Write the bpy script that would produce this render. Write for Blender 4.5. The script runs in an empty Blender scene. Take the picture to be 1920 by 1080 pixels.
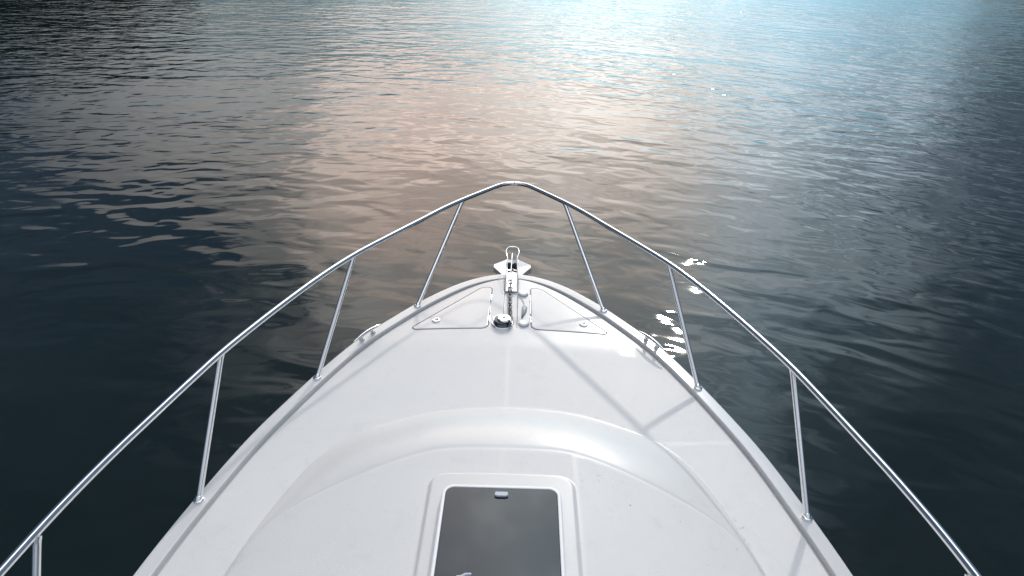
import bpy, math, random
import numpy as np
from mathutils import Vector, Matrix

random.seed(7)
rng = np.random.default_rng(11)
scene = bpy.context.scene
COL = scene.collection
Z0 = 1.50                       # gunwale height above the water, metres
SUN_EL, SUN_AZ = 31.0, 14.2     # degrees; azimuth to the right of dead ahead (+Y)

# ------------------------------------------------------------------ helpers
def link(name, me, mat=None, parent=None, smooth=True):
    o = bpy.data.objects.new(name, me)
    COL.objects.link(o)
    if mat is not None and len(me.materials) == 0:
        me.materials.append(mat)
    if smooth:
        me.polygons.foreach_set('use_smooth', [True] * len(me.polygons))
    if parent is not None:
        o.parent = parent
    return o

class MB:
    """collects shapes into one mesh"""
    def __init__(self):
        self.v, self.f = [], []
    def add(self, vs, fs):
        n = len(self.v)
        self.v += [tuple(p) for p in vs]
        self.f += [tuple(i + n for i in q) for q in fs]
    def tube(self, pts, r, n=14, caps=True, closed=False):
        pts = [Vector(p) for p in pts]
        m = len(pts)
        rs = r if isinstance(r, (list, tuple)) else [r] * m
        tang = []
        for i in range(m):
            a = pts[i - 1] if (i > 0 or closed) else pts[i]
            b = pts[(i + 1) % m] if (i < m - 1 or closed) else pts[i]
            tang.append((b - a).normalized())
        u = tang[0].cross(Vector((0.1, 0.2, 1)))
        if u.length < 1e-3:
            u = tang[0].cross(Vector((1, 0, 0)))
        u.normalize()
        vs, fs = [], []
        for i in range(m):
            u = (u - tang[i] * u.dot(tang[i])).normalized()
            w = tang[i].cross(u)
            for k in range(n):
                a = 2 * math.pi * k / n
                vs.append(pts[i] + (u * math.cos(a) + w * math.sin(a)) * rs[i])
        for i in range(m if closed else m - 1):
            j = (i + 1) % m
            for k in range(n):
                l = (k + 1) % n
                fs.append((i * n + k, i * n + l, j * n + l, j * n + k))
        if caps and not closed:
            fs.append(tuple(range(n - 1, -1, -1)))
            fs.append(tuple((m - 1) * n + k for k in range(n)))
        self.add(vs, fs)
    def lathe(self, prof, centre=(0, 0, 0), n=40, M=None, a0=0.0, a1=2 * math.pi):
        """prof: (radius, height) pairs bottom to top"""
        c = Vector(centre)
        full = abs(a1 - a0 - 2 * math.pi) < 1e-6
        cnt = n if full else n + 1
        vs, fs = [], []
        for r, h in prof:
            for k in range(cnt):
                a = a0 + (a1 - a0) * k / n
                p = Vector((r * math.cos(a), r * math.sin(a), h))
                vs.append(c + (M @ p if M else p))
        for i in range(len(prof) - 1):
            for k in range(n):
                l = (k + 1) % cnt if full else k + 1
                fs.append((i * cnt + k, i * cnt + l, (i + 1) * cnt + l, (i + 1) * cnt + k))
        if full:
            fs.append(tuple(range(cnt - 1, -1, -1)))
            fs.append(tuple((len(prof) - 1) * cnt + k for k in range(cnt)))
        else:
            fs.append(tuple(i * cnt for i in range(len(prof))))
            fs.append(tuple(i * cnt + cnt - 1 for i in range(len(prof) - 1, -1, -1)))
        self.add(vs, fs)
    def box(self, c, s, M=None):
        c = Vector(c)
        vs = []
        for dx in (-.5, .5):
            for dy in (-.5, .5):
                for dz in (-.5, .5):
                    p = Vector((dx * s[0], dy * s[1], dz * s[2]))
                    vs.append(c + (M @ p if M else p))
        self.add(vs, [(0, 1, 3, 2), (4, 6, 7, 5), (0, 4, 5, 1), (2, 3, 7, 6), (0, 2, 6, 4), (1, 5, 7, 3)])
    def plate(self, poly, h):
        """closed prism: poly = 3-D outline, h = thickness vector"""
        n = len(poly)
        h = Vector(h)
        a = [Vector(p) for p in poly]
        b = [p + h for p in a]
        fs = [tuple(range(n)), tuple(range(2 * n - 1, n - 1, -1))]
        fs += [(i, i + n, (i + 1) % n + n, (i + 1) % n) for i in range(n)]
        self.add(a + b, fs)
    def build(self, name, mat, parent=None, smooth=True, bevel=0.0, angle=40, seg=2):
        me = bpy.data.meshes.new(name)
        me.from_pydata([tuple(v) for v in self.v], [], self.f)
        import bmesh
        bm = bmesh.new(); bm.from_mesh(me)
        bmesh.ops.recalc_face_normals(bm, faces=bm.faces)
        bm.to_mesh(me); bm.free()
        o = link(name, me, mat, parent, smooth)
        if bevel > 0:
            b = o.modifiers.new('bevel', 'BEVEL'); b.width = bevel; b.segments = seg
            b.limit_method = 'ANGLE'; b.angle_limit = math.radians(30)
        if smooth:
            try:
                me.set_sharp_from_angle(angle=math.radians(angle))
            except Exception:
                pass
        return o

def catmull(P, step=0.01):
    P = np.array(P, float)
    P = np.vstack([2 * P[0] - P[1], P, 2 * P[-1] - P[-2]])
    out = []
    for i in range(1, len(P) - 2):
        n = max(2, int(np.linalg.norm(P[i + 1] - P[i]) / step))
        t = np.linspace(0, 1, n, endpoint=False)[:, None]
        p0, p1, p2, p3 = P[i - 1:i + 3]
        out.append(.5 * (2 * p1 + (p2 - p0) * t + (2 * p0 - 5 * p1 + 4 * p2 - p3) * t ** 2 + (3 * p1 - p0 - 3 * p2 + p3) * t ** 3))
    out.append(P[-2:-1])
    return np.vstack(out)

def resample(P, n=None, s=None):
    d = np.r_[0, np.cumsum(np.linalg.norm(np.diff(P, axis=0), axis=1))]
    if s is None:
        s = np.linspace(0, d[-1], n)
    return np.stack([np.interp(s, d, P[:, k]) for k in range(P.shape[1])], 1)

def smooth_line(P, k, it):
    for _ in range(it):
        Q = P.copy()
        pad = np.vstack([P[:1].repeat(k, 0), P, P[-1:].repeat(k, 0)])
        ker = np.ones(2 * k + 1) / (2 * k + 1)
        for c in range(P.shape[1]):
            Q[:, c] = np.convolve(pad[:, c], ker, 'valid')
        Q[0], Q[-1] = P[0], P[-1]
        P = Q
    return P

def sstep(a, b, x):
    t = np.clip((x - a) / (b - a), 0, 1)
    return t * t * (3 - 2 * t)

def tag(o, label=None, cat=None, group=None, kind=None):
    if label: o['label'] = label
    if cat: o['category'] = cat
    if group: o['group'] = group
    if kind: o['kind'] = kind
    return o

# ------------------------------------------------------------------ materials
def new_mat(name):
    m = bpy.data.materials.new(name); m.use_nodes = True
    return m, m.node_tree, m.node_tree.nodes['Principled BSDF']

def simple(name, col, rough, metal=0.0, coat=0.0, noise=0.0, nscale=40, ior=1.5, rvar=0.0):
    m, nt, b = new_mat(name)
    b.inputs['Base Color'].default_value = (*col, 1)
    b.inputs['Roughness'].default_value = rough
    b.inputs['Metallic'].default_value = metal
    b.inputs['IOR'].default_value = ior
    b.inputs['Coat Weight'].default_value = coat
    b.inputs['Coat Roughness'].default_value = 0.06
    if noise or rvar:
        tc = nt.nodes.new('ShaderNodeTexCoord')
        n = nt.nodes.new('ShaderNodeTexNoise'); n.inputs['Scale'].default_value = nscale; n.inputs['Detail'].default_value = 5
        nt.links.new(tc.outputs['Object'], n.inputs['Vector'])
        if noise:
            mix = nt.nodes.new('ShaderNodeMix'); mix.data_type = 'RGBA'
            mix.inputs[6].default_value = (*[c * (1 - noise) for c in col], 1)
            mix.inputs[7].default_value = (*[min(1, c * (1 + noise)) for c in col], 1)
            nt.links.new(n.outputs['Fac'], mix.inputs[0]); nt.links.new(mix.outputs[2], b.inputs['Base Color'])
        if rvar:
            mr = nt.nodes.new('ShaderNodeMapRange')
            mr.inputs[1].default_value = .3; mr.inputs[2].default_value = .7
            mr.inputs[3].default_value = rough; mr.inputs[4].default_value = rough + rvar
            nt.links.new(n.outputs['Fac'], mr.inputs[0]); nt.links.new(mr.outputs[0], b.inputs['Roughness'])
    return m

STEEL = simple('polished_steel', (.88, .88, .88), .08, 1.0, nscale=25, rvar=.12)
STEEL_DARK = simple('worn_steel', (.34, .35, .37), .22, 1.0, noise=.3, nscale=120)
GALV = simple('galvanised_chain', (.115, .12, .125), .35, .7, noise=.35, nscale=160)
RUBBER = simple('black_rubber', (.012, .012, .013), .5, noise=.3)
GASKET = simple('grey_rubber_seal', (.17, .19, .22), .6, noise=.1, nscale=60)
PLASTIC = simple('white_plastic', (.90, .90, .89), .25, coat=.4)
GUNMETAL = simple('dark_bronze_gypsy', (.10, .11, .125), .25, 1.0, noise=.3, nscale=90)
GREY_PLASTIC = simple('grey_plastic', (.35, .38, .42), .4, noise=.2, nscale=80)
PALE_PLASTIC = simple('pale_grey_plastic', (.50, .54, .60), .35, noise=.08, nscale=80)
CABLE = simple('pale_grey_cable', (.55, .55, .56), .4)
FRAME = simple('white_enamelled_aluminium', (.84, .84, .84), .2, coat=.6)

def gelcoat(name, use_mask):
    m, nt, b = new_mat(name)
    N = nt.nodes; L = nt.links
    tc = N.new('ShaderNodeTexCoord')
    big = N.new('ShaderNodeTexNoise'); big.inputs['Scale'].default_value = 2.6; big.inputs['Detail'].default_value = 9; big.inputs['Roughness'].default_value = .68
    L.new(tc.outputs['Object'], big.inputs['Vector'])
    smear = N.new('ShaderNodeTexNoise'); smear.inputs['Scale'].default_value = 30; smear.inputs['Detail'].default_value = 4
    L.new(tc.outputs['Object'], smear.inputs['Vector'])
    cr = N.new('ShaderNodeMix'); cr.data_type = 'RGBA'
    cr.inputs[6].default_value = (.650, .645, .637, 1); cr.inputs[7].default_value = (.712, .706, .697, 1)
    L.new(big.outputs['Fac'], cr.inputs[0])
    st = N.new('ShaderNodeTexNoise'); st.inputs['Scale'].default_value = 7; st.inputs['Detail'].default_value = 8; st.inputs['Roughness'].default_value = .72; st.inputs['Distortion'].default_value = .6
    L.new(tc.outputs['Object'], st.inputs['Vector'])
    sm_ = N.new('ShaderNodeMapRange'); sm_.inputs[1].default_value = .55; sm_.inputs[2].default_value = .74; sm_.inputs[3].default_value = 1.0; sm_.inputs[4].default_value = .925
    L.new(st.outputs['Fac'], sm_.inputs[0])
    def grime(sock):
        v = N.new('ShaderNodeVectorMath'); v.operation = 'SCALE'
        L.new(sock, v.inputs[0]); L.new(sm_.outputs[0], v.inputs[3]); return v.outputs[0]
    b.inputs['Roughness'].default_value = .16
    b.inputs['Coat Weight'].default_value = .2
    b.inputs['Coat Roughness'].default_value = .04
    L.new(grime(cr.outputs[2]), b.inputs['Base Color'])
    if use_mask:
        at = N.new('ShaderNodeAttribute'); at.attribute_name = 'nonskid'
        c2 = N.new('ShaderNodeMix'); c2.data_type = 'RGBA'
        dk = N.new('ShaderNodeMix'); dk.data_type = 'RGBA'
        dk.inputs[6].default_value = (.650, .646, .638, 1); dk.inputs[7].default_value = (.718, .713, .704, 1)
        L.new(big.outputs['Fac'], dk.inputs[0])
        L.new(at.outputs['Fac'], c2.inputs[0]); L.new(cr.outputs[2], c2.inputs[6]); L.new(dk.outputs[2], c2.inputs[7])
        L.new(grime(c2.outputs[2]), b.inputs['Base Color'])
        mr = N.new('ShaderNodeMapRange'); mr.inputs[3].default_value = .24; mr.inputs[4].default_value = .5
        L.new(at.outputs['Fac'], mr.inputs[0])
        ad = N.new('ShaderNodeMath'); ad.operation = 'MULTIPLY_ADD'; ad.inputs[1].default_value = .14
        L.new(smear.outputs['Fac'], ad.inputs[0]); L.new(mr.outputs[0], ad.inputs[2])
        L.new(ad.outputs[0], b.inputs['Roughness'])
        cw = N.new('ShaderNodeMapRange'); cw.inputs[3].default_value = .10; cw.inputs[4].default_value = .0
        L.new(at.outputs['Fac'], cw.inputs[0]); L.new(cw.outputs[0], b.inputs['Coat Weight'])
        # fine moulded grain of the non-skid panels
        vo = N.new('ShaderNodeTexVoronoi'); vo.inputs['Scale'].default_value = 190
        L.new(tc.outputs['Object'], vo.inputs['Vector'])
        hm = N.new('ShaderNodeMath'); hm.operation = 'MULTIPLY'
        L.new(vo.outputs['Distance'], hm.inputs[0]); L.new(at.outputs['Fac'], hm.inputs[1])
        bp = N.new('ShaderNodeBump'); bp.inputs['Strength'].default_value = .35; bp.inputs['Distance'].default_value = .0015
        L.new(hm.outputs[0], bp.inputs['Height']); L.new(bp.outputs[0], b.inputs['Normal'])
    return m
GEL = gelcoat('white_gelcoat', False)
DECK = gelcoat('deck_gelcoat', True)

m, nt, b = new_mat('tinted_acrylic')
b.inputs['Base Color'].default_value = (.020, .034, .042, 1)
b.inputs['Roughness'].default_value = .05
b.inputs['IOR'].default_value = 1.52
tc = nt.nodes.new('ShaderNodeTexCoord'); n = nt.nodes.new('ShaderNodeTexNoise')
n.inputs['Scale'].default_value = 6; n.inputs['Detail'].default_value = 6
nt.links.new(tc.outputs['Object'], n.inputs['Vector'])
mr = nt.nodes.new('ShaderNodeMapRange'); mr.inputs[3].default_value = .02; mr.inputs[4].default_value = .09
nt.links.new(n.outputs['Fac'], mr.inputs[0]); nt.links.new(mr.outputs[0], b.inputs['Roughness'])
ACRYLIC = m
SATIN = simple('bright_galvanised_steel', (.74, .75, .76), .42, .5, noise=.08, nscale=60)

m, nt, b = new_mat('water_drop')
b.inputs['Base Color'].default_value = (1, 1, 1, 1); b.inputs['Roughness'].default_value = .02
b.inputs['IOR'].default_value = 1.333; b.inputs['Transmission Weight'].default_value = 1.0
DROP = m

# ------------------------------------------------------------------ deck geometry as a height field
HALF = [(0, 5.245), (.09, 5.236), (.19, 5.203), (.31, 5.142), (.46, 5.025), (.60, 4.872), (.735, 4.71), (.82, 4.593), (.89, 4.48),
        (.963, 4.378), (1.107, 4.134), (1.246, 3.816), (1.342, 3.566), (1.48, 3.169), (1.548, 2.91), (1.588, 2.73),
        (1.634, 2.515), (1.69, 2.20), (1.727, 1.9), (1.757, 1.5), (1.775, 1.0), (1.785, .3), (1.78, -.6), (1.76, -1.6)]
half = catmull(HALF, .01)
full = np.vstack([half[::-1] * [-1, 1], half[1:]])
full = resample(full, 1800)
full = smooth_line(full, 12, 3)
def frames(P):
    T = np.gradient(P, axis=0); T /= np.linalg.norm(T, axis=1)[:, None]
    return np.stack([T[:, 1], -T[:, 0]], 1) * 1.0      # points inward or outward
NRM = frames(full)
mid = len(full) // 2
if NRM[mid][1] > 0: NRM = -NRM                         # inward at the bow tip means towards -Y
def offset(d):
    return full + NRM * d
hp = full[full[:, 0] >= 0]; hp = hp[np.argsort(hp[:, 1])]
def halfwidth(y):
    return np.interp(y, hp[:, 1], hp[:, 0])

OUT = [(0, 3.424), (.24, 3.408), (.45, 3.371), (.62, 3.305), (.79, 3.222), (.88, 3.175), (1.06, 2.95), (1.185, 2.60), (1.235, 2.40), (1.278, 2.19), (1.32, 1.8), (1.36, 1.2), (1.38, .3), (1.38, -1.6)]
INN = [(0, 2.855), (.2, 2.853), (.37, 2.842), (.64, 2.735), (.905, 2.597), (1.04, 2.51), (1.13, 2.44), (1.19, 2.35), (1.24, 2.17), (1.29, 1.8), (1.33, 1.2), (1.35, .3), (1.35, -1.6)]
CEN = 1.0
def polar(P):
    P = smooth_line(resample(catmull(P, .01), 500), 8, 2)
    th = np.arctan2(P[:, 0], P[:, 1] - CEN); r = np.hypot(P[:, 0], P[:, 1] - CEN)
    o = np.argsort(th); return th[o], r[o]
tO, rO = polar(OUT); tI, rI = polar(INN)

def rrect(x, y, x0, x1, y0, y1, r):
    """signed distance to a rounded rectangle, negative inside"""
    cx, cy = (x0 + x1) / 2, (y0 + y1) / 2
    qx = np.abs(x - cx) - (x1 - x0) / 2 + r; qy = np.abs(y - cy) - (y1 - y0) / 2 + r
    return np.hypot(np.maximum(qx, 0), np.maximum(qy, 0)) + np.minimum(np.maximum(qx, qy), 0) - r

def band_t(x, y):
    th = np.arctan2(np.abs(x), y - CEN); r = np.hypot(x, y - CEN)
    a = np.interp(th, tO, rO); bb = np.interp(th, tI, rI)
    return (a - r) / np.maximum(a - bb, .02)

PAD = (-.366, .366, 1.60, 2.642)
def deck_z(x, y):
    x = np.asarray(x, float); y = np.asarray(y, float)
    w = np.maximum(halfwidth(np.minimum(y, 5.2)), .35)
    z = -.032 + .036 * (1 - np.clip(np.abs(x) / w, 0, 1) ** 2)
    t = band_t(x, y)
    tc_ = np.clip(t, 0, 1)
    f = np.sin(tc_ * math.pi / 2) ** .92
    plate = .168 * (1 - np.clip(np.abs(x) / 1.30, 0, 1) ** 2.3) + .028
    z = z + plate * f
    # slight moulding lip where the smooth band meets the panels
    z = z - .0018 * np.exp(-((t - 1.02) / .03) ** 2)
    # raised pad under the hatch
    d = rrect(x, y, PAD[0], PAD[1], PAD[2], PAD[3], .085)
    z = z + .016 * (1 - sstep(-.014, .004, d))
    # chain trough
    tr = sstep(-.058, -.050, x) * (1 - sstep(.050, .058, x)) * sstep(4.33, 4.42, y)
    z = z - .014 * tr
    return z

def nonskid(x, y):
    t = band_t(x, y)
    ax = np.abs(x)
    m_ = np.ones_like(x)
    sm = lambda d, wd=.004: sstep(-wd, wd, d)
    # fore panel: between the roof band and the locker zone
    fore = (1 - sm(t + .03, .02)) * (1 - sm(y - (4.16 - .0 * ax), .12))
    fore *= 1 - .35 * (1 - sm(ax - .015))
    sl = np.where(x < 0, 3.163 + (-x - .827) * .078, 3.150 + (x - .968) * .118)
    fore *= np.where(ax > .75, 1 - .35 * (1 - sm(np.abs(y - sl) - .016)), 1)
    roof = sm(t - 1.03, .02)
    roof *= 1 - .35 * (1 - np.where(y > 2.64, sm(ax - .014), 1) * sm(np.abs(ax - .366 - .012) - .014))
    roof *= sm(rrect(x, y, PAD[0] - .0, PAD[1] + .0, PAD[2], PAD[3], .085) - .012)
    return np.clip(fore + roof, 0, 1)

inner = offset(.103)
d = np.r_[0, np.cumsum(np.linalg.norm(np.diff(inner, axis=0), axis=1))]
dens = np.interp(inner[:, 1], [-2, 1.3, 1.8, 6], [.12, .12, 1, 1])
cd = np.r_[0, np.cumsum(.5 * (dens[1:] + dens[:-1]) * np.diff(d))]
NS, NT = 1700, 250
sv = np.interp(np.linspace(0, cd[-1], NS), cd, d)
edge = resample(inner, s=sv)
tt = np.linspace(0, 1, NT)
gy = np.where(edge[:, 1] < 3.5, edge[:, 1], 3.5 + (edge[:, 1] - 3.5) * .62)
X = edge[:, 0][:, None] * (1 - tt)[None]
Y = edge[:, 1][:, None] * (1 - tt)[None] + gy[:, None] * tt[None]
Zd = deck_z(X, Y)
co = np.stack([X, Y, Zd + Z0], -1).reshape(-1, 3)
ii, jj = np.meshgrid(np.arange(NS - 1), np.arange(NT - 1), indexing='ij')
a_ = (ii * NT + jj).ravel()
quads = np.stack([a_, a_ + 1, a_ + NT + 1, a_ + NT], 1)
me = bpy.data.meshes.new('deck')
me.vertices.add(len(co)); me.vertices.foreach_set('co', co.ravel())
me.loops.add(quads.size); me.loops.foreach_set('vertex_index', quads.ravel().astype(np.int32))
me.polygons.add(len(quads)); me.polygons.foreach_set('loop_start', np.arange(0, quads.size, 4, dtype=np.int32))
me.polygons.foreach_set('use_smooth', np.ones(len(quads), bool))
me.update(calc_edges=True)
at = me.attributes.new('nonskid', 'FLOAT', 'POINT')
at.data.foreach_set('value', nonskid(X, Y).ravel().astype(np.float32))

# ------------------------------------------------------------------ the boat
boat = bpy.data.objects.new('motor_boat', None); COL.objects.link(boat)
tag(boat, 'white motor boat seen over its foredeck, with stainless bow rail and dark tinted hatch', 'boat')
deck = link('deck', me, DECK, boat)
if sum(p.normal.z for p in list(me.polygons)[:200]) < 0:
    me.flip_normals()

def sweep(prof, name, mat, parent, P=full):
    """profile of (inward offset, z) swept round the sheer line; each facet of the profile keeps its own edge"""
    mb = MB()
    idx = list(range(0, len(P), 3))
    for k in range(len(prof) - 1):
        vs, fs = [], []
        for i in idx:
            for dd, z in prof[k:k + 2]:
                q = P[i] + NRM[i] * dd
                vs.append((q[0], q[1], z + Z0))
        for i in range(len(idx) - 1):
            fs.append((2 * i, 2 * i + 1, 2 * i + 3, 2 * i + 2))
        mb.add(vs, fs)
    me = bpy.data.meshes.new(name); me.from_pydata([tuple(v) for v in mb.v], [], mb.f)
    o = link(name, me, mat, parent)
    if np.mean([p.normal.z for p in me.polygons]) < 0: me.flip_normals()
    return o
sweep([(.010, -.075), (-.002, -.070), (-.004, -.03), (-.003, -.020), (-.001, -.012), (.002, -.006), (.006, -.002), (.011, .0), (.018, .0012), (.050, .002), (.081, .002), (.0845, .0008), (.0865, -.003),
       (.0885, -.036), (.092, -.039), (.0965, -.038), (.0995, -.034), (.107, -.031)], 'gunwale', GEL, boat)

# hull topsides: flared, narrowing to the waterline
mb = MB(); vs = []; fs = []
rows = 14
P = full[::6]; Nn = NRM[::6]
for q, nn in zip(P, Nn):
    for k in range(rows + 1):
        u = k / rows
        x = q[0] * (1 - .30 * u ** 1.2) + nn[0] * .010
        y = q[1] - 1.15 * u ** 1.15 * max(0, (q[1] + 1.6) / 6.85) ** 2 + nn[1] * .010
        vs.append((x, y, Z0 - .072 - u * 1.75))
n1 = rows + 1
for i in range(len(P) - 1):
    for k in range(rows):
        fs.append((i * n1 + k, (i + 1) * n1 + k, (i + 1) * n1 + k + 1, i * n1 + k + 1))
fs.append(tuple(range(0, n1)) + tuple((len(P) - 1) * n1 + k for k in range(rows, -1, -1)))   # transom
mb.add(vs, fs); mb.build('hull', GEL, boat, angle=50)

# bow rail
RAILH = .62
rh = [(0, 5.752), (.045, 5.748), (.09, 5.728), (.14, 5.682), (.27, 5.522), (.42, 5.333), (.56, 5.135), (.71, 4.885), (.90, 4.575), (1.082, 4.262), (1.225, 3.945),
      (1.343, 3.628), (1.44, 3.34), (1.527, 3.052), (1.585, 2.80), (1.637, 2.555), (1.708, 2.20), (1.760, 1.83), (1.80, 1.3), (1.82, .7)]
rc = smooth_line(resample(catmull(rh, .01), 420), 4, 2)
rail2 = np.vstack([rc[::-1] * [-1, 1], rc[1:]])
zr = np.full(len(rail2), RAILH)
aft = np.clip((.95 - rail2[:, 1]) / .25, 0, 1)
rail_pts = [Vector((p[0], p[1], Z0 + RAILH - .02 * a * a)) for p, a in zip(rail2, aft)]
for sgn, idx in ((-1, 0), (1, -1)):
    pass
tail = lambda s: [Vector((s * 1.815, .58, Z0 + .55)), Vector((s * 1.80, .50, Z0 + .40)), Vector((s * 1.755, .45, Z0 + .10)), Vector((s * 1.745, .44, Z0 + .0))]
pts = tail(-1)[::-1] + rail_pts + tail(1)
mb = MB(); mb.tube(pts, .0175, 22)
rail = mb.build('bow_rail', STEEL, boat, angle=60)
mb = MB(); mb.tube([(-.004, 5.752, Z0 + RAILH), (.004, 5.752, Z0 + RAILH)], .0183, 22)
mb.build('weld_collar', STEEL_DARK, rail)
ST = [((.724, 4.643), (.42, 5.333)), ((1.250, 3.682), (1.082, 4.262)), ((1.580, 2.597), (1.527, 3.052)), ((1.700, 1.385), (1.752, 1.80)), ((1.735, .75), (1.812, .98))]
for (bx, by), (jx, jy) in ST:
    for s in (-1, 1):
        off_ = -.035 if (s > 0 and abs(jy - 1.80) < .01) else (.018 if abs(jy - 1.80) < .01 else 0)
        A = Vector((s * bx, by + off_, Z0 + .004)); B = Vector((s * jx, jy + off_, Z0 + RAILH - .006))
        dv = (B - A).normalized()
        mb = MB(); Lh = (B - A).length
        mb.tube([A - dv * .006, A.lerp(B, .5), B - dv * .034, B - dv * .020, B - dv * .012, B], [.0155, .0155, .0155, .0160, .0174, .0177], 18)
        mb.build('stanchion', STEEL, rail, angle=60)
        M = Vector((0, 0, 1)).rotation_difference(dv).to_matrix()
        fl = MB()
        fl.lathe([(.026, -.004), (.0275, .004), (.0245, .009), (.0195, .011)], A, 30)
        fl.lathe([(.0195, .0), (.0195, .018), (.0185, .022), (.0160, .024)], A, 24, M)
        fl.build('base_flange', STEEL, rail, angle=50)

# hatch
def rr_outline(x0, x1, y0, y1, r, n=10):
    out = []
    for cx, cy, a0 in ((x1 - r, y1 - r, 0), (x0 + r, y1 - r, 90), (x0 + r, y0 + r, 180), (x1 - r, y0 + r, 270)):
        for k in range(n + 1):
            a = math.radians(a0 + 90 * k / n)
            out.append((cx + r * math.cos(a), cy + r * math.sin(a)))
    return out
def ring_loft(levels, name, mat, parent, close_top=False, angle=45):
    mb = MB(); vs = []; fs = []
    n = len(levels[0][0])
    for ol, z in levels:
        vs += [(x, y, z + Z0) for x, y in ol]
    for i in range(len(levels) - 1):
        for k in range(n):
            l = (k + 1) % n
            fs.append((i * n + k, i * n + l, (i + 1) * n + l, (i + 1) * n + k))
    if close_top:
        fs.append(tuple((len(levels) - 1) * n + k for k in range(n)))
    mb.add(vs, fs)
    return mb.build(name, mat, parent, angle=angle)
HX, HY0, HY1 = .289, 1.845, 2.512
zp = float(deck_z(np.array([.0]), np.array([2.56]))[0])
zq = float(deck_z(np.array([.28]), np.array([2.2]))[0])
def lev(i, r=None): return rr_outline(-HX + i, HX - i, HY0 + i, HY1 - i, max(.012, .062 - i))
zt = zp + .040
hatch = ring_loft([(lev(-.006), zq - .02), (lev(-.006), zp + .004), (lev(.0), zp + .008), (lev(.0), zt - .006), (lev(.0012), zt - .0022), (lev(.004), zt - .0004), (lev(.0065), zt), (lev(.0155), zt), (lev(.0172), zt - .0006), (lev(.0185), zt - .003), (lev(.0185), zt - .012)],
                  'deck_hatch', FRAME, boat, angle=50)
pane = ring_loft([(lev(.018), zt - .014), (lev(.018), zt - .006), (lev(.021), zt - .0045)], 'pane', ACRYLIC, hatch, True, 12)
mb = MB()
mb.plate([(-.030, 2.462, Z0 + zt - .004), (.030, 2.462, Z0 + zt - .004), (.034, 2.440, Z0 + zt - .004), (.020, 2.434, Z0 + zt - .004), (-.020, 2.434, Z0 + zt - .004), (-.034, 2.440, Z0 + zt - .004)], (0, 0, .012))
mb.build('handle', PALE_PLASTIC, hatch, bevel=.003)
for sx in (-.165,):
    mb = MB()
    mb.lathe([(.022, 0), (.023, .004), (.020, .010), (.012, .013)], (sx, 1.958, Z0 + zt - .0045), 24)
    mb.tube([(sx, 1.958, Z0 + zt + .010), (sx + .03, 1.975, Z0 + zt + .014), (sx + .052, 1.981, Z0 + zt + .010)], [.009, .008, .006], 10)
    mb.build('latch', PALE_PLASTIC, hatch)
for sx in (-.118, .125):
    mb = MB(); mb.box((sx, HY1 + .009, Z0 + zp + .008), (.034, .014, .012))
    mb.build('hinge', GREY_PLASTIC, hatch, bevel=.003)

# anchor locker lids
def round_poly(poly, radii, n=8):
    out = []
    m_ = len(poly)
    for i in range(m_):
        p = Vector(poly[i]); a = Vector(poly[i - 1]); c = Vector(poly[(i + 1) % m_])
        u = (a - p).normalized(); v = (c - p).normalized()
        ang = u.angle(v); L = min(radii[i] / math.tan(ang / 2), .45 * (a - p).length, .45 * (c - p).length)
        r = L * math.tan(ang / 2)
        cen = p + (u + v).normalized() * (r / math.sin(ang / 2))
        s0 = p + u * L - cen; s1 = p + v * L - cen
        tot = s0.angle(s1)
        sg = 1 if (s0.x * s1.y - s0.y * s1.x) > 0 else -1
        for k in range(n + 1):
            t = sg * tot * k / n
            out.append((cen.x + s0.x * math.cos(t) - s0.y * math.sin(t), cen.y + s0.x * math.sin(t) + s0.y * math.cos(t)))
    return out
def densify(ol, step=.02):
    out = []
    for i in range(len(ol)):
        a = np.array(ol[i]); b_ = np.array(ol[(i + 1) % len(ol)])
        k = max(1, int(np.linalg.norm(b_ - a) / step))
        for q in range(k): out.append(tuple(a + (b_ - a) * q / k))
    return out
def inset(ol, dd):
    P_ = np.array(ol); 
    T = np.roll(P_, -1, 0) - np.roll(P_, 1, 0); T /= np.linalg.norm(T, axis=1)[:, None]
    Nm = np.stack([-T[:, 1], T[:, 0]], 1)
    area = .5 * np.sum(P_[:, 0] * np.roll(P_[:, 1], -1) - np.roll(P_[:, 0], -1) * P_[:, 1])
    if area < 0: Nm = -Nm
    return P_ + Nm * dd
def surf_rings(rings, dz):
    vs, fs = [], []
    n = len(rings[0])
    for R_, h in zip(rings, dz):
        z = deck_z(R_[:, 0], R_[:, 1]) + h
        vs += [(x, y, zz + Z0) for (x, y), zz in zip(R_, z)]
    for i in range(len(rings) - 1):
        for k in range(n):
            l = (k + 1) % n
            fs.append((i * n + k, i * n + l, (i + 1) * n + l, (i + 1) * n + k))
    return vs, fs, n
LID = [(.152, 4.985), (.157, 4.345), (.760, 4.325), (.245, 4.985)]
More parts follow.
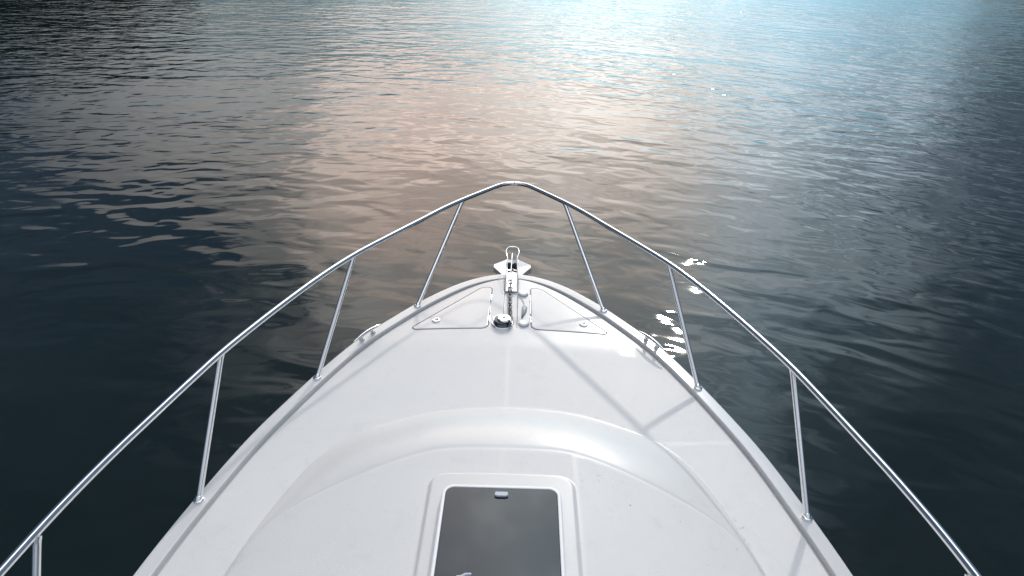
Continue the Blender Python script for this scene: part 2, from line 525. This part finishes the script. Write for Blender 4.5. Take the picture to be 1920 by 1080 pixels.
for s in (-1, 1):
    ol = densify(round_poly([(s * x, y) for x, y in LID], [.045, .06, .032, .075]))
    base = inset(ol, 0)
    mb = MB(); R0, R1, R2, R3 = inset(ol, -.002), inset(ol, -.001), inset(ol, .0095), inset(ol, .011)
    vs, fs, n = surf_rings([R0, R1, R2, R3], [-.004, .0022, .0022, -.004]); mb.add(vs, fs)
    lid_r = [inset(ol, .0085), inset(ol, .0085), inset(ol, .0105), inset(ol, .014)]
    cen = base.mean(0)
    L3 = lid_r[-1]
    extra = [cen + (L3 - cen) * k for k in (.93, .8, .65, .5, .35, .2, .08)]
    rings = lid_r + extra
    dz = [-.003, .0022, .0032, .0034] + [.0035] * len(extra)
    lb = MB(); vs, fs, n = surf_rings(rings, dz)
    fs.append(tuple((len(rings) - 1) * n + k for k in range(n))); lb.add(vs, fs)
    lid = lb.build('locker_lid', GEL, boat, angle=50)
    mb.build('seal', GASKET, lid, angle=40)
    lx, ly = s * .5545, 4.449
    lz = float(deck_z(np.array([lx]), np.array([ly]))[0]) + .005 + Z0
    mb = MB(); mb.lathe([(.031, -.002), (.032, .005), (.029, .0095), (.020, .0105), (.0185, .0075)], (lx, ly, lz), 32)
    la = mb.build('latch', STEEL, lid, angle=35)
    mb = MB(); mb.box((lx + .002, ly + .004, lz + .0085), (.024, .011, .003)); mb.build('slot', RUBBER, la, bevel=.001)
    for hy in (4.80, 4.475):
        mb = MB(); hz = float(deck_z(np.array([s * .155]), np.array([hy]))[0]) + Z0
        mb.tube([(s * .1555, hy - .042, hz + .005), (s * .1545, hy + .042, hz + .005)], .0055, 12)
        mb.build('hinge', STEEL, lid)
    for hy in (4.66,):
        mb = MB(); hz = float(deck_z(np.array([s * .155]), np.array([hy]))[0]) + Z0
        mb.tube([(s * .1555, hy - .10, hz + .0035), (s * .1545, hy + .10, hz + .0035)], .0035, 10)
        mb.build('hinge_pin', STEEL_DARK, lid)

# cleats
for s in (-1, 1):
    a = Vector((s * 1.086, 4.046, Z0)); c = Vector((s * .944, 4.283, Z0))
    ax = (c - a).normalized(); L_ = (c - a).length
    base_mid = Vector((s * 1.024, 4.203, Z0))
    mb = MB()
    P_ = []; R_ = []
    for k in range(17):
        u = k / 16 * 2 - 1
        P_.append(a.lerp(c, (u + 1) / 2) + Vector((0, 0, .062 - .012 * u * u)))
        R_.append(.0125 - .0065 * abs(u) ** 2.2)
    mb.tube(P_, R_, 14)
    cl = mb.build('cleat', STEEL, boat, angle=50)
    for u in (-.058, .058):
        f_ = base_mid + ax * u
        mid_t = (a + c) / 2 + ax * u * .85 + Vector((0, 0, .058))
        fb = MB(); fb.tube([f_ + Vector((0, 0, .0)), f_ + Vector((0, 0, .008)), f_.lerp(mid_t, .4) + Vector((0, 0, .004)), mid_t], [.021, .019, .0115, .010], 16)
        fb.build('foot', STEEL, cl, angle=50)

# windlass
wx, wy = -.056, 4.412
wz = float(deck_z(np.array([-.1]), np.array([4.36]))[0]) + Z0
mb = MB(); mb.lathe([(.082, -.012), (.083, .006), (.078, .013), (.068, .015)], (wx, wy, wz), 48)
wl = mb.build('windlass', STEEL, boat, angle=35)
mb = MB(); mb.lathe([(.066, .012), (.066, .018), (.060, .022), (.052, .027), (.050, .031), (.052, .035), (.060, .040), (.064, .043), (.055, .045)], (wx, wy, wz), 48)
for k in range(9):
    a = 2 * math.pi * k / 9
    mb.box((wx + .057 * math.cos(a), wy + .057 * math.sin(a), wz + .031), (.007, .010, .018), Matrix.Rotation(a, 3, 'Z'))
mb.build('gypsy', GUNMETAL, wl, angle=35)
mb = MB(); mb.lathe([(.046, .043), (.049, .047), (.049, .056), (.046, .060), (.038, .062), (.0125, .0625), (.012, .058)], (wx + .012, wy - .006, wz), 48)
cap = mb.build('clutch_cap', STEEL, wl, angle=30)
mb = MB(); mb.lathe([(.0118, .0), (.0118, .0037)], (wx + .012, wy - .006, wz + .0592), 20); mb.build('socket', RUBBER, cap)
mb = MB(); mb.lathe([(.058, .013), (.073, .013), (.073, .038), (.069, .043), (.054, .044), (.054, .040)], (wx, wy, wz), 36, None, math.radians(62), math.radians(195))
mb.build('chain_guard', STEEL, wl, angle=40)

# foot switches
for fx, fy in ((.098, 4.866), (.104, 4.412)):
    fz = float(deck_z(np.array([fx]), np.array([fy]))[0]) + Z0
    mb = MB(); mb.lathe([(.0405, -.004), (.0405, .004), (.037, .007)], (fx, fy, fz), 36)
    fs_ = mb.build('foot_switch', GREY_PLASTIC, boat, angle=35)
    mb = MB(); mb.lathe([(.036, .003), (.0365, .015), (.0355, .020), (.032, .0225), (.018, .0235), (.004, .0235)], (fx, fy + .002, fz), 36)
    mb.build('cover', PLASTIC, fs_, angle=28)

# bow roller
mb = MB()
zc = Z0 + .004
mb.box((.0, 5.09, zc + .004), (.098, .36, .004))
for s in (-1, 1):
    poly = [(s * .047, 4.935, zc), (s * .047, 4.935, zc + .020), (s * .047, 5.02, zc + .048), (s * .047, 5.24, zc + .052), (s * .047, 5.36, zc + .070), (s * .047, 5.405, zc + .050),
            (s * .047, 5.40, zc + .005), (s * .047, 5.33, zc - .03), (s * .047, 5.27, zc)]
    mb.plate(poly, (s * .0045, 0, 0))
rl = mb.build('bow_roller', STEEL, boat, bevel=.0012, angle=30)
for k in range(3):
    sb = MB(); sb.lathe([(.0048, .0), (.0048, .003), (.003, .004)], (.024, 4.985 + k * .062, zc + .006), 14); sb.build('screw', STEEL_DARK, rl)
mb = MB()
M = Matrix.Rotation(math.radians(90), 3, 'Y')
mb.lathe([(.030, -.040), (.032, -.036), (.030, -.02), (.018, -.004), (.018, .004), (.030, .02), (.032, .036), (.030, .040)], (0, 5.325, zc + .022), 28, M)
mb.build('roller_wheel', RUBBER, rl, angle=40)
# keyhole-shaped retaining hoop over the roller
hoopR = [(.046, 4.905, .020), (.046, 4.955, .055), (.046, 5.05, .085), (.044, 5.15, .110), (.040, 5.235, .128), (.044, 5.28, .135), (.053, 5.322, .140), (.055, 5.365, .146), (.046, 5.408, .151), (.026, 5.432, .155), (.0, 5.438, .156)]
hp_ = hoopR + [(-x, y, z) for x, y, z in hoopR[-2::-1]]
hp_ = resample(catmull(hp_, .01), 90)
mb = MB(); mb.tube([Vector(p) + Vector((0, 0, Z0)) for p in hp_], .0052, 12); mb.build('hoop', STEEL, rl, angle=60)

# ------------------------------------------------------------------ anchor
anchor = bpy.data.objects.new('anchor', None); COL.objects.link(anchor)
anchor.location = (0, 5.33, 1.25)
tag(anchor, 'polished steel plough anchor with winged flukes lying in the bow roller', 'anchor')
def rel(o, root):
    o.parent = root; o.matrix_parent_inverse = Matrix.Translation(root.location).inverted()
    return o
mb = MB()
shank = [(5.005, .052), (5.06, .082), (5.18, .112), (5.27, .128), (5.335, .132), (5.40, .112), (5.465, .050), (5.50, -.03), (5.505, -.10), (5.44, -.11), (5.43, -.04), (5.375, .04), (5.31, .080), (5.20, .062), (5.08, .038), (5.015, .026)]
mb.plate([(-.014 + (y - 5.0) * .022, y, z + Z0 + .008) for y, z in shank], (.010, 0, 0))
rel(mb.build('shank', STEEL, None, bevel=.003, angle=30), anchor)
# flukes: two winged plates meeting at a keel, with turned-down rims
for s in (-1, 1):
    mb = MB()
    T = [(s * .004, 5.61, -.062), (s * .045, 5.585, -.040), (s * .160, 5.500, -.050), (s * .164, 5.462, -.056), (s * .082, 5.335, -.066), (s * .02, 5.36, -.075), (s * .012, 5.47, -.074)]
    fv = [Vector((x, y, z + Z0)) for x, y, z in T]
    lo_ = [v + Vector((0, .002, -.008)) for v in fv]
    top = [(0, 1, 6), (1, 2, 6), (2, 3, 4, 6), (4, 5, 6)]
    mb.add(fv + lo_, top + [tuple(i + 7 for i in reversed(q_)) for q_ in top] + [(i, i + 7, (i + 1) % 7 + 7, (i + 1) % 7) for i in range(7)])
    rim = [(s * .160, 5.500, -.050), (s * .164, 5.462, -.056), (s * .082, 5.335, -.066)]
    drop = [(s * .160, 5.503, -.082), (s * .172, 5.447, -.095), (s * .080, 5.35, -.098)]
    vs = rim + drop
    for k in range(2):
        q = [rim[k], rim[k + 1], drop[k + 1], drop[k]]
        mb.plate([(x, y, z + Z0 - .004) for x, y, z in q], (s * -.006, .004, 0))
    K = [(s * .003, 5.60, -.10), (s * .02, 5.36, -.085), (s * .045, 5.37, -.20), (s * .005, 5.64, -.26)]
    mb.plate([(x, y, z + Z0 - .006) for x, y, z in K], (s * .008, 0, 0))
    rel(mb.build('fluke', SATIN, None, angle=8), anchor)
mb = MB()   # shackle joining shank and chain
sh = [(-.022, 5.035, .046), (-.022, 4.995, .046), (-.018, 4.972, .045), (-.008, 4.965, .045), (.002, 4.972, .045), (.006, 4.995, .046), (.006, 5.035, .046)]
mb.tube([Vector((x, y, z + Z0)) for x, y, z in sh], .0055, 10)
mb.tube([Vector((-.030, 5.03, .046 + Z0)), Vector((.014, 5.03, .046 + Z0))], .006, 10)
rel(mb.build('shackle', STEEL_DARK, None), anchor)

# ------------------------------------------------------------------ chain
chain = bpy.data.objects.new('anchor_chain', None); COL.objects.link(chain)
chain.location = (-.006, 4.40, Z0)
tag(chain, 'grey steel anchor chain lying along the bow trough between windlass and anchor', 'chain')
path = catmull([(-.008, 4.975, .040), (-.010, 4.90, .016), (-.008, 4.80, .008), (-.005, 4.66, .007), (.0, 4.53, .014), (.006, 4.45, .026), (.010, 4.40, .034), (.008, 4.365, .036), (-.004, 4.34, .036)], .004)
ln = np.r_[0, np.cumsum(np.linalg.norm(np.diff(path, axis=0), axis=1))][-1]
NL = int(ln / .0425)
cen_ = resample(path, NL + 1)
lm = MB(); ring = []
for k in range(24):
    a = 2 * math.pi * k / 24
    ring.append(Vector((.0140 * math.sin(a), .0140 * math.cos(a) + (.0150 if math.cos(a) >= 0 else -.0150), 0)))
lm.tube(ring, .0042, 10, closed=True)
link0 = lm.build('chain_link', GALV, None, angle=80)
for i in range(NL):
    o = link0 if i == 0 else link0.copy()
    if i: COL.objects.link(o)
    p0, p1 = Vector(cen_[i]), Vector(cen_[i + 1])
    dv = (p1 - p0).normalized()
    q = dv.to_track_quat('Y', 'Z').to_matrix() @ Matrix.Rotation(math.radians((0 if i % 2 else 90) + random.uniform(-9, 9)), 3, 'Y')
    W = Matrix.Translation((p0 + p1) / 2 + Vector((0, 0, Z0))) @ q.to_4x4()
    o.parent = chain
    o.matrix_parent_inverse = Matrix.Translation(chain.location).inverted()
    o.matrix_basis = W

# ------------------------------------------------------------------ lanyard beside the trough
lan = bpy.data.objects.new('safety_lanyard', None); COL.objects.link(lan)
lan.location = (.10, 4.6, Z0)
tag(lan, 'thin pale cord with grey toggle lying beside the trough, between the white foot switches', 'lanyard')
dz = lambda x, y: float(deck_z(np.array([x]), np.array([y]))[0]) + Z0
cp = catmull([(.050, 4.842), (.066, 4.822), (.086, 4.785), (.102, 4.735), (.108, 4.69), (.110, 4.655)], .006)
mb = MB(); mb.tube([Vector((x, y, dz(x, y) + .006)) for x, y in cp], .0026, 8); rel(mb.build('cord', CABLE), lan)
for x0, y0, x1, y1, r0, r1 in ((.109, 4.655, .100, 4.545, .013, .009), (.119, 4.645, .108, 4.555, .012, .007), (.100, 4.65, .094, 4.53, .010, .006)):
    mb = MB(); A = Vector((x0, y0, dz(x0, y0) + .014)); B = Vector((x1, y1, dz(x1, y1) + .010))
    mb.tube([A, A.lerp(B, .06), A.lerp(B, .5), A.lerp(B, .94), B], [r0 * .6, r0, r0, r1, r1 * .6], 12)
    rel(mb.build('toggle', GREY_PLASTIC), lan)
for x0, y0, x1, y1 in ((.098, 4.55, .086, 4.50), (.104, 4.55, .096, 4.505)):
    mb = MB(); mb.tube([Vector((x0, y0, dz(x0, y0) + .012)), Vector((x1, y1, dz(x1, y1) + .006))], .004, 8)
    rel(mb.build('clip', STEEL_DARK), lan)

# ------------------------------------------------------------------ spray left on the deck
mb = MB()
def drop(x, y, r, fl, sx=1.0, ang=0.0):
    e = .004
    z = dz(x, y)
    nx = -(dz(x + e, y) - dz(x - e, y)) / (2 * e); ny = -(dz(x, y + e) - dz(x, y - e)) / (2 * e)
    M = Vector((0, 0, 1)).rotation_difference(Vector((nx, ny, 1)).normalized()).to_matrix() @ Matrix.Rotation(ang, 3, 'Z') @ Matrix.Diagonal((sx, 1, 1))
    prof = [(r * math.cos(a), r * fl * math.sin(a) - .0003) for a in np.linspace(0, math.pi / 2 * .93, 5)]
    mb.lathe(prof, (x, y, z), 10, M)
def arc_point(th, off):
    r = np.interp(th, tO, rO) + off
    return r * math.sin(th), CEN + r * math.cos(th)
for k in range(70):                        # beads in the crease ahead of the cabin top, right side
    th = random.uniform(.18, 1.15)
    x, y = arc_point(th, random.gauss(.012, .010))
    drop(x, y, random.uniform(.0015, .0045), .5, random.uniform(1, 2.2), random.uniform(0, 3))
for k in range(34):                        # beads on the cabin top, right side
    u = random.random()
    x = .45 + .72 * u + random.gauss(0, .05); y = 2.72 - .45 * u ** 1.3 + random.gauss(0, .07) - abs(random.gauss(0, .12))
    if x > 1.3: continue
    drop(x, y, random.uniform(.0012, .0040), .35, random.uniform(1, 2.4), random.uniform(0, 3))
for k in range(90):
    x = random.uniform(.35, 1.3); y = random.uniform(2.0, 3.6)
    if x > halfwidth(y) - .14: continue
    drop(x, y, random.uniform(.0010, .0032), .4)
for k in range(14):
    x = random.uniform(-1.1, .1); y = random.uniform(2.3, 3.6)
    drop(x, y, random.uniform(.0015, .003), .5)
dr = mb.build('water_droplets', DROP)
tag(dr, 'scattered clear water droplets beaded on the white foredeck and cabin top', 'water drops', kind='stuff')

# ------------------------------------------------------------------ water
m, nt, b = new_mat('lake_water')
N, L = nt.nodes, nt.links
b.inputs['Base Color'].default_value = (.0080, .0150, .0165, 1)
b.inputs['Roughness'].default_value = .025
b.inputs['IOR'].default_value = 1.333
tc = N.new('ShaderNodeTexCoord')
def mth(op, a, bb=None, c=None):
    n = N.new('ShaderNodeMath'); n.operation = op
    for i, v in enumerate((a, bb, c)):
        if v is None: continue
        if isinstance(v, (int, float)): n.inputs[i].default_value = v
        else: L.new(v, n.inputs[i])
    return n.outputs[0]
s0 = N.new('ShaderNodeSeparateXYZ'); L.new(tc.outputs['Object'], s0.inputs[0])
xs = mth('MULTIPLY', mth('TANH', mth('DIVIDE', s0.outputs[0], 14.0)), 14.0)
cv = mth('MULTIPLY_ADD', mth('MULTIPLY', xs, xs), .024, mth('MULTIPLY_ADD', s0.outputs[0], .27, s0.outputs[1]))
cu = mth('MULTIPLY_ADD', s0.outputs[1], -.27, s0.outputs[0])
cx_ = N.new('ShaderNodeCombineXYZ'); L.new(cu, cx_.inputs[0]); L.new(cv, cx_.inputs[1])
wcoord = cx_.outputs[0]
def wnoise(sx, sy, rot, detail, dist=0.0, rough=.5, off=0.0):
    mp = N.new('ShaderNodeMapping'); mp.vector_type = 'TEXTURE'
    mp.inputs['Location'].default_value = (off, off * .7, 0)
    mp.inputs['Rotation'].default_value = (0, 0, math.radians(rot))
    mp.inputs['Scale'].default_value = (1 / sx, 1 / sy, 1)
    L.new(wcoord, mp.inputs['Vector'])
    n = N.new('ShaderNodeTexNoise'); n.noise_dimensions = '2D'
    n.inputs['Scale'].default_value = 1; n.inputs['Detail'].default_value = detail
    n.inputs['Roughness'].default_value = rough; n.inputs['Distortion'].default_value = dist
    L.new(mp.outputs[0], n.inputs['Vector'])
    return n.outputs['Fac']
swell = wnoise(.20, .42, 6, 1, .2)
rip = wnoise(.88, 1.75, -3, .5, .55, .4, 3.1)
rip2 = wnoise(2.1, 3.6, 8, .4, .6, .4, 17.7)
fine = wnoise(5.0, 8.0, -3, 2, .2, .5, 5.3)
patch = wnoise(.10, .16, 20, 2, .3, .5, 8.0)
# the water lies calmer in the lee of the boat
sep = N.new('ShaderNodeSeparateXYZ'); L.new(tc.outputs['Object'], sep.inputs[0])
px_, py_ = sep.outputs[0], mth('SUBTRACT', sep.outputs[1], 3.0)
rad = mth('SQRT', mth('ADD', mth('MULTIPLY', px_, px_), mth('MULTIPLY', py_, py_)))
def mr_(v, a, bb, c, d_):
    n = N.new('ShaderNodeMapRange'); n.interpolation_type = 'SMOOTHSTEP'
    for i, q in enumerate((a, bb, c, d_)): n.inputs[i + 1].default_value = q
    L.new(v, n.inputs[0]); return n.outputs[0]
amp = mth('MULTIPLY', mr_(patch, .34, .66, .55, 1.2), mr_(rad, 3.5, 20.0, .40, .84))
h = mth('MULTIPLY', rip, .044)
h = mth('MULTIPLY_ADD', mth('MULTIPLY', rip2, mr_(rad, 4.0, 14.0, .45, 1.0)), .0185, h)
h = mth('MULTIPLY_ADD', mth('MULTIPLY', fine, mr_(rad, 6.0, 30.0, .06, 1.0)), .0056, h)
h = mth('MULTIPLY', h, amp)
h = mth('MULTIPLY_ADD', swell, .028, h)
bp = N.new('ShaderNodeBump'); bp.inputs['Strength'].default_value = 1.0; bp.inputs['Distance'].default_value = 1.0
L.new(h, bp.inputs['Height']); L.new(bp.outputs[0], b.inputs['Normal'])
WATER = m
mb = MB()
S = 4000
mb.add([(-S, -S, 0), (S, -S, 0), (S, S, 0), (-S, S, 0)], [(0, 1, 2, 3)])
wo = mb.build('water', WATER, None, smooth=False)
tag(wo, 'dark rippled lake water reflecting a bright hazy sky', 'water', kind='structure')

# ------------------------------------------------------------------ wooded shore far off to the left, whose dark reflection reaches the water
LEAF = simple('dark_foliage', (.030, .045, .022), .8, noise=.5, nscale=.6)
mb = MB()
def leaf_clump(c, r):
    for k in range(10):
        d_ = Vector((random.gauss(0, 1), random.gauss(0, 1), random.gauss(0, 1))).normalized() * r * random.uniform(.5, 1.0)
        p = Vector(c) + d_
        a = Vector((random.gauss(0, 1), random.gauss(0, 1), random.gauss(0, 1))).normalized() * r * .42
        b_ = a.cross(Vector((random.gauss(0, 1), random.gauss(0, 1), random.gauss(0, 1)))).normalized() * r * .36
        mb.add([p - a, p + b_, p + a, p - b_], [(0, 1, 2, 3)])
for k in range(110):
    az_ = math.radians(-62 + 37 * k / 109 + random.uniform(-.4, .4)); D_ = random.uniform(150, 172)
    H_ = random.uniform(15, 25) * (1 if az_ < math.radians(-29) else .75)
    bx, by = D_ * math.sin(az_), D_ * math.cos(az_)
    mb.tube([(bx, by, -.5), (bx + random.uniform(-.5, .5), by, H_ * .5), (bx + random.uniform(-.8, .8), by, H_ * .9)], [.35, .25, .08], 6)
    for j in range(46):
        t = random.random() ** .8
        rr_ = H_ * .20 * math.sin(math.pi * min(1, .12 + t * .86)) + .6
        an = random.uniform(0, 6.283); q = rr_ * math.sqrt(random.random())
        leaf_clump((bx + q * math.cos(an), by + q * math.sin(an), H_ * (.04 + .96 * t)), random.uniform(1.0, 1.9))
so = mb.build('wooded_shore', LEAF, None, smooth=False)
tag(so, 'dark wood standing along the distant left shore of the lake', 'trees', kind='stuff')

# ------------------------------------------------------------------ sky
w = bpy.data.worlds.new('World'); scene.world = w; w.use_nodes = True
nt = w.node_tree; N, L = nt.nodes, nt.links
bg = N['Background']
WS = .06
bg.inputs['Strength'].default_value = WS
sky = N.new('ShaderNodeTexSky'); sky.sky_type = 'NISHITA'; sky.sun_disc = False
sky.sun_elevation = math.radians(SUN_EL); sky.sun_rotation = math.radians(SUN_AZ)
sky.air_density = 1.0; sky.dust_density = .6; sky.ozone_density = 2.0
tc = N.new('ShaderNodeTexCoord')
sep = N.new('ShaderNodeSeparateXYZ'); L.new(tc.outputs['Generated'], sep.inputs[0])
dx, dy, dzz = sep.outputs
el = mth('MULTIPLY', mth('ARCSINE', dzz), 57.2958)
az = mth('MULTIPLY', mth('ARCTAN2', dx, dy), 57.2958)
def snoise(scale, detail, zs, rough=.55, off=0.0, dist=0.0):
    mp = N.new('ShaderNodeMapping'); mp.inputs['Scale'].default_value = (1, 1, zs); mp.inputs['Location'].default_value = (off, off, off)
    L.new(tc.outputs['Generated'], mp.inputs[0])
    n = N.new('ShaderNodeTexNoise'); n.inputs['Scale'].default_value = scale; n.inputs['Detail'].default_value = detail
    n.inputs['Roughness'].default_value = rough; n.inputs['Distortion'].default_value = dist
    L.new(mp.outputs[0], n.inputs['Vector'])
    return n.outputs['Fac']
def mrange(v, a, bb, c, d_, smooth=True):
    n = N.new('ShaderNodeMapRange'); n.interpolation_type = 'SMOOTHSTEP' if smooth else 'LINEAR'
    n.inputs[1].default_value = a; n.inputs[2].default_value = bb; n.inputs[3].default_value = c; n.inputs[4].default_value = d_
    L.new(v, n.inputs[0]); return n.outputs[0]
n1 = snoise(3.2, 3, 1.6, .5, 1.3)
n2 = snoise(7.0, 7, 2.4, .58, 4.4, .3)
azw = mth('MULTIPLY_ADD', mth('SUBTRACT', n1, .5), 20.0, az)
sL = mrange(el, 6, 21, 9.5, 13.2)
sR = mrange(el, 9, 16, 16.5, 15.6)
tt_ = mrange(az, -6, 14, 0.0, 1.0)
sig = mth('ADD', mth('MULTIPLY', sL, mth('SUBTRACT', 1.0, tt_)), mth('MULTIPLY', sR, tt_))
q = mth('DIVIDE', mth('SUBTRACT', azw, mrange(el, 10, 18, 4.0, 2.0)), sig)
g = mth('EXPONENT', mth('MULTIPLY', mth('MULTIPLY', q, q), -.5))
edgeN = mth('MULTIPLY_ADD', mth('SUBTRACT', n2, .5), .75, g)
cm = mrange(edgeN, .10, .34, 0.0, 1.0)
lobe = mth('MULTIPLY', mth('MULTIPLY', g, cm), mrange(n2, .40, .60, .80, 1.16))
lobe = mth('MULTIPLY', lobe, mrange(el, 45, 75, 1.0, .45))
over = mth('MULTIPLY', mrange(el, 52, 70, 0.05, 1.0), mrange(n2, .40, .60, .20, .42))
# a thinner grey veil of cloud to the left with a ragged upper edge that climbs towards the sun
vedge = mth('SUBTRACT', mth('ADD', mth('MULTIPLY_ADD', mth('ADD', az, 36.0), .80, 16.0), mth('MULTIPLY', mth('SUBTRACT', n2, .5), 16.0)), el)
veil = mth('MULTIPLY', mrange(vedge, -.8, 1.6, 0.0, 1.0), mrange(az, -42, -20, .05, .30))
veil = mth('MULTIPLY', mth('MULTIPLY', veil, mrange(az, -17, -5, 1.0, 0.0)), mrange(el, 6.5, 11, .25, 1.0))
wisp = mth('MULTIPLY', mth('MULTIPLY', mrange(az, -36, -22, 0.0, .17), mrange(az, -20, -8, 1.0, 0.0)), mth('MULTIPLY', mrange(el, 24, 32, 0.0, 1.0), mrange(n2, .42, .56, .25, 1.0)))
veil = mth('ADD', veil, wisp)
rveil = mth('MULTIPLY', mth('MULTIPLY', mrange(az, 12, 21, 0.0, 1.0), mrange(az, 24, 39, .34, .02)), mth('MULTIPLY', mrange(el, 9, 15, 0.0, 1.0), mrange(n2, .38, .60, .45, 1.0)))
aaz = mth('ABSOLUTE', az)
back = mth('MULTIPLY', mth('MULTIPLY', mrange(aaz, 85, 130, 0.0, 1.0), mrange(el, 6, 34, .15, 1.0)), mrange(n2, .35, .65, .11, .27))
ramp = N.new('ShaderNodeValToRGB')
cr = ramp.color_ramp; cr.interpolation = 'EASE'
els = [(0, (.36, .56, .63)), (6.0, (.32, .53, .60)), (10.5, (.97, .96, .93)), (16, (1.36, 1.20, 1.08)), (23, (1.15, 1.02, .91)), (31, (.95, .97, .94)), (60, (.95, 1.0, 1.06))]
cr.elements[0].position = 0; cr.elements[0].color = (*els[0][1], 1)
cr.elements[1].position = 60 / 90; cr.elements[1].color = (*els[-1][1], 1)
for e, c in els[1:-1]:
    k = cr.elements.new(e / 90); k.color = (*c, 1)
L.new(mth('DIVIDE', el, 90.0), ramp.inputs[0])
def mix(fac, a, bb, mode='MIX'):
    n = N.new('ShaderNodeMix'); n.data_type = 'RGBA'; n.blend_type = mode; n.clamp_result = False
    for i, v in ((0, fac), (6, a), (7, bb)):
        if isinstance(v, (int, float)): n.inputs[i].default_value = v
        elif isinstance(v, tuple): n.inputs[i].default_value = (*v, 1)
        else: L.new(v, n.inputs[i])
    return n.outputs[2]
tint = mix(mth('MAXIMUM', mrange(az, -12, 4, 0.0, 1.0), mrange(el, 7, 13, 1.0, 0.0)), (1.12, .97, .92), (1.0, 1.0, 1.0))
tint = mix(mrange(az, 8, 26, 0.0, 1.0), tint, (.80, 1.0, 1.16))
ccol = mix(1.0, ramp.outputs[0], tint, 'MULTIPLY')
def vscale(col, val):
    n = N.new('ShaderNodeVectorMath'); n.operation = 'SCALE'
    L.new(col, n.inputs[0])
    if isinstance(val, (int, float)): n.inputs[3].default_value = val
    else: L.new(val, n.inputs[3])
    return n.outputs[0]
def vadd(a, bb):
    n = N.new('ShaderNodeVectorMath'); n.operation = 'ADD'; L.new(a, n.inputs[0]); L.new(bb, n.inputs[1]); return n.outputs[0]
PEAK = 3.0
cl = vscale(ccol, mth('MULTIPLY', lobe, PEAK / WS))
amt = mth('MULTIPLY', mth('ADD', over, back), PEAK / WS)
rest = N.new('ShaderNodeRGB'); rest.outputs[0].default_value = (.94, .98, 1.06, 1)
cl = vadd(cl, vscale(rest.outputs[0], amt))
cl = vadd(cl, vscale(mix(1.0, ramp.outputs[0], (.90, .93, .92), 'MULTIPLY'), mth('MULTIPLY', veil, PEAK / WS)))
slate = N.new('ShaderNodeRGB'); slate.outputs[0].default_value = (.72, .95, 1.12, 1)
cl = vadd(cl, vscale(slate.outputs[0], mth('MULTIPLY', rveil, PEAK / WS)))
cover = mth('MINIMUM', mth('ADD', mth('ADD', mth('ADD', lobe, veil), over), back), 1.0)
blue = vscale(sky.outputs[0], mth('MULTIPLY', mth('SUBTRACT', 1.0, cover), mrange(el, 3, 25, .22, .42)))
blue = mix(1.0, blue, (.72, 1.0, 1.22), 'MULTIPLY')
L.new(vadd(cl, blue), bg.inputs['Color'])

# ------------------------------------------------------------------ sun
sd = Vector((math.cos(math.radians(SUN_EL)) * math.sin(math.radians(SUN_AZ)), math.cos(math.radians(SUN_EL)) * math.cos(math.radians(SUN_AZ)), math.sin(math.radians(SUN_EL))))
lt = bpy.data.lights.new('sun', 'SUN'); lt.energy = 1.25; lt.angle = math.radians(1.7); lt.color = (1, .95, .88)
lo = bpy.data.objects.new('sun', lt); COL.objects.link(lo); lo.location = (0, 0, 20)
lo.rotation_euler = (-sd).to_track_quat('-Z', 'Y').to_euler()

# ------------------------------------------------------------------ camera
cam = bpy.data.cameras.new('camera'); co_ = bpy.data.objects.new('camera', cam); COL.objects.link(co_)
cam.sensor_width = 36; cam.lens = 1300 / 1920 * 36; cam.clip_end = 12000; cam.clip_start = .05
yaw, pitch, roll = math.radians(-.5654), math.radians(28.912), math.radians(1.213)
F = Vector((math.sin(yaw) * math.cos(pitch), math.cos(yaw) * math.cos(pitch), -math.sin(pitch)))
R = Vector((math.cos(yaw), -math.sin(yaw), 0)); U = R.cross(F)
R2 = R * math.cos(roll) + U * math.sin(roll); U2 = U * math.cos(roll) - R * math.sin(roll)
Mx = Matrix(((R2.x, U2.x, -F.x, .0542), (R2.y, U2.y, -F.y, 0), (R2.z, U2.z, -F.z, Z0 + 2.75), (0, 0, 0, 1)))
co_.matrix_world = Mx
scene.camera = co_
vs_ = scene.view_settings
vs_.view_transform = 'Standard'; vs_.look = 'None'; vs_.exposure = 0; vs_.gamma = 1
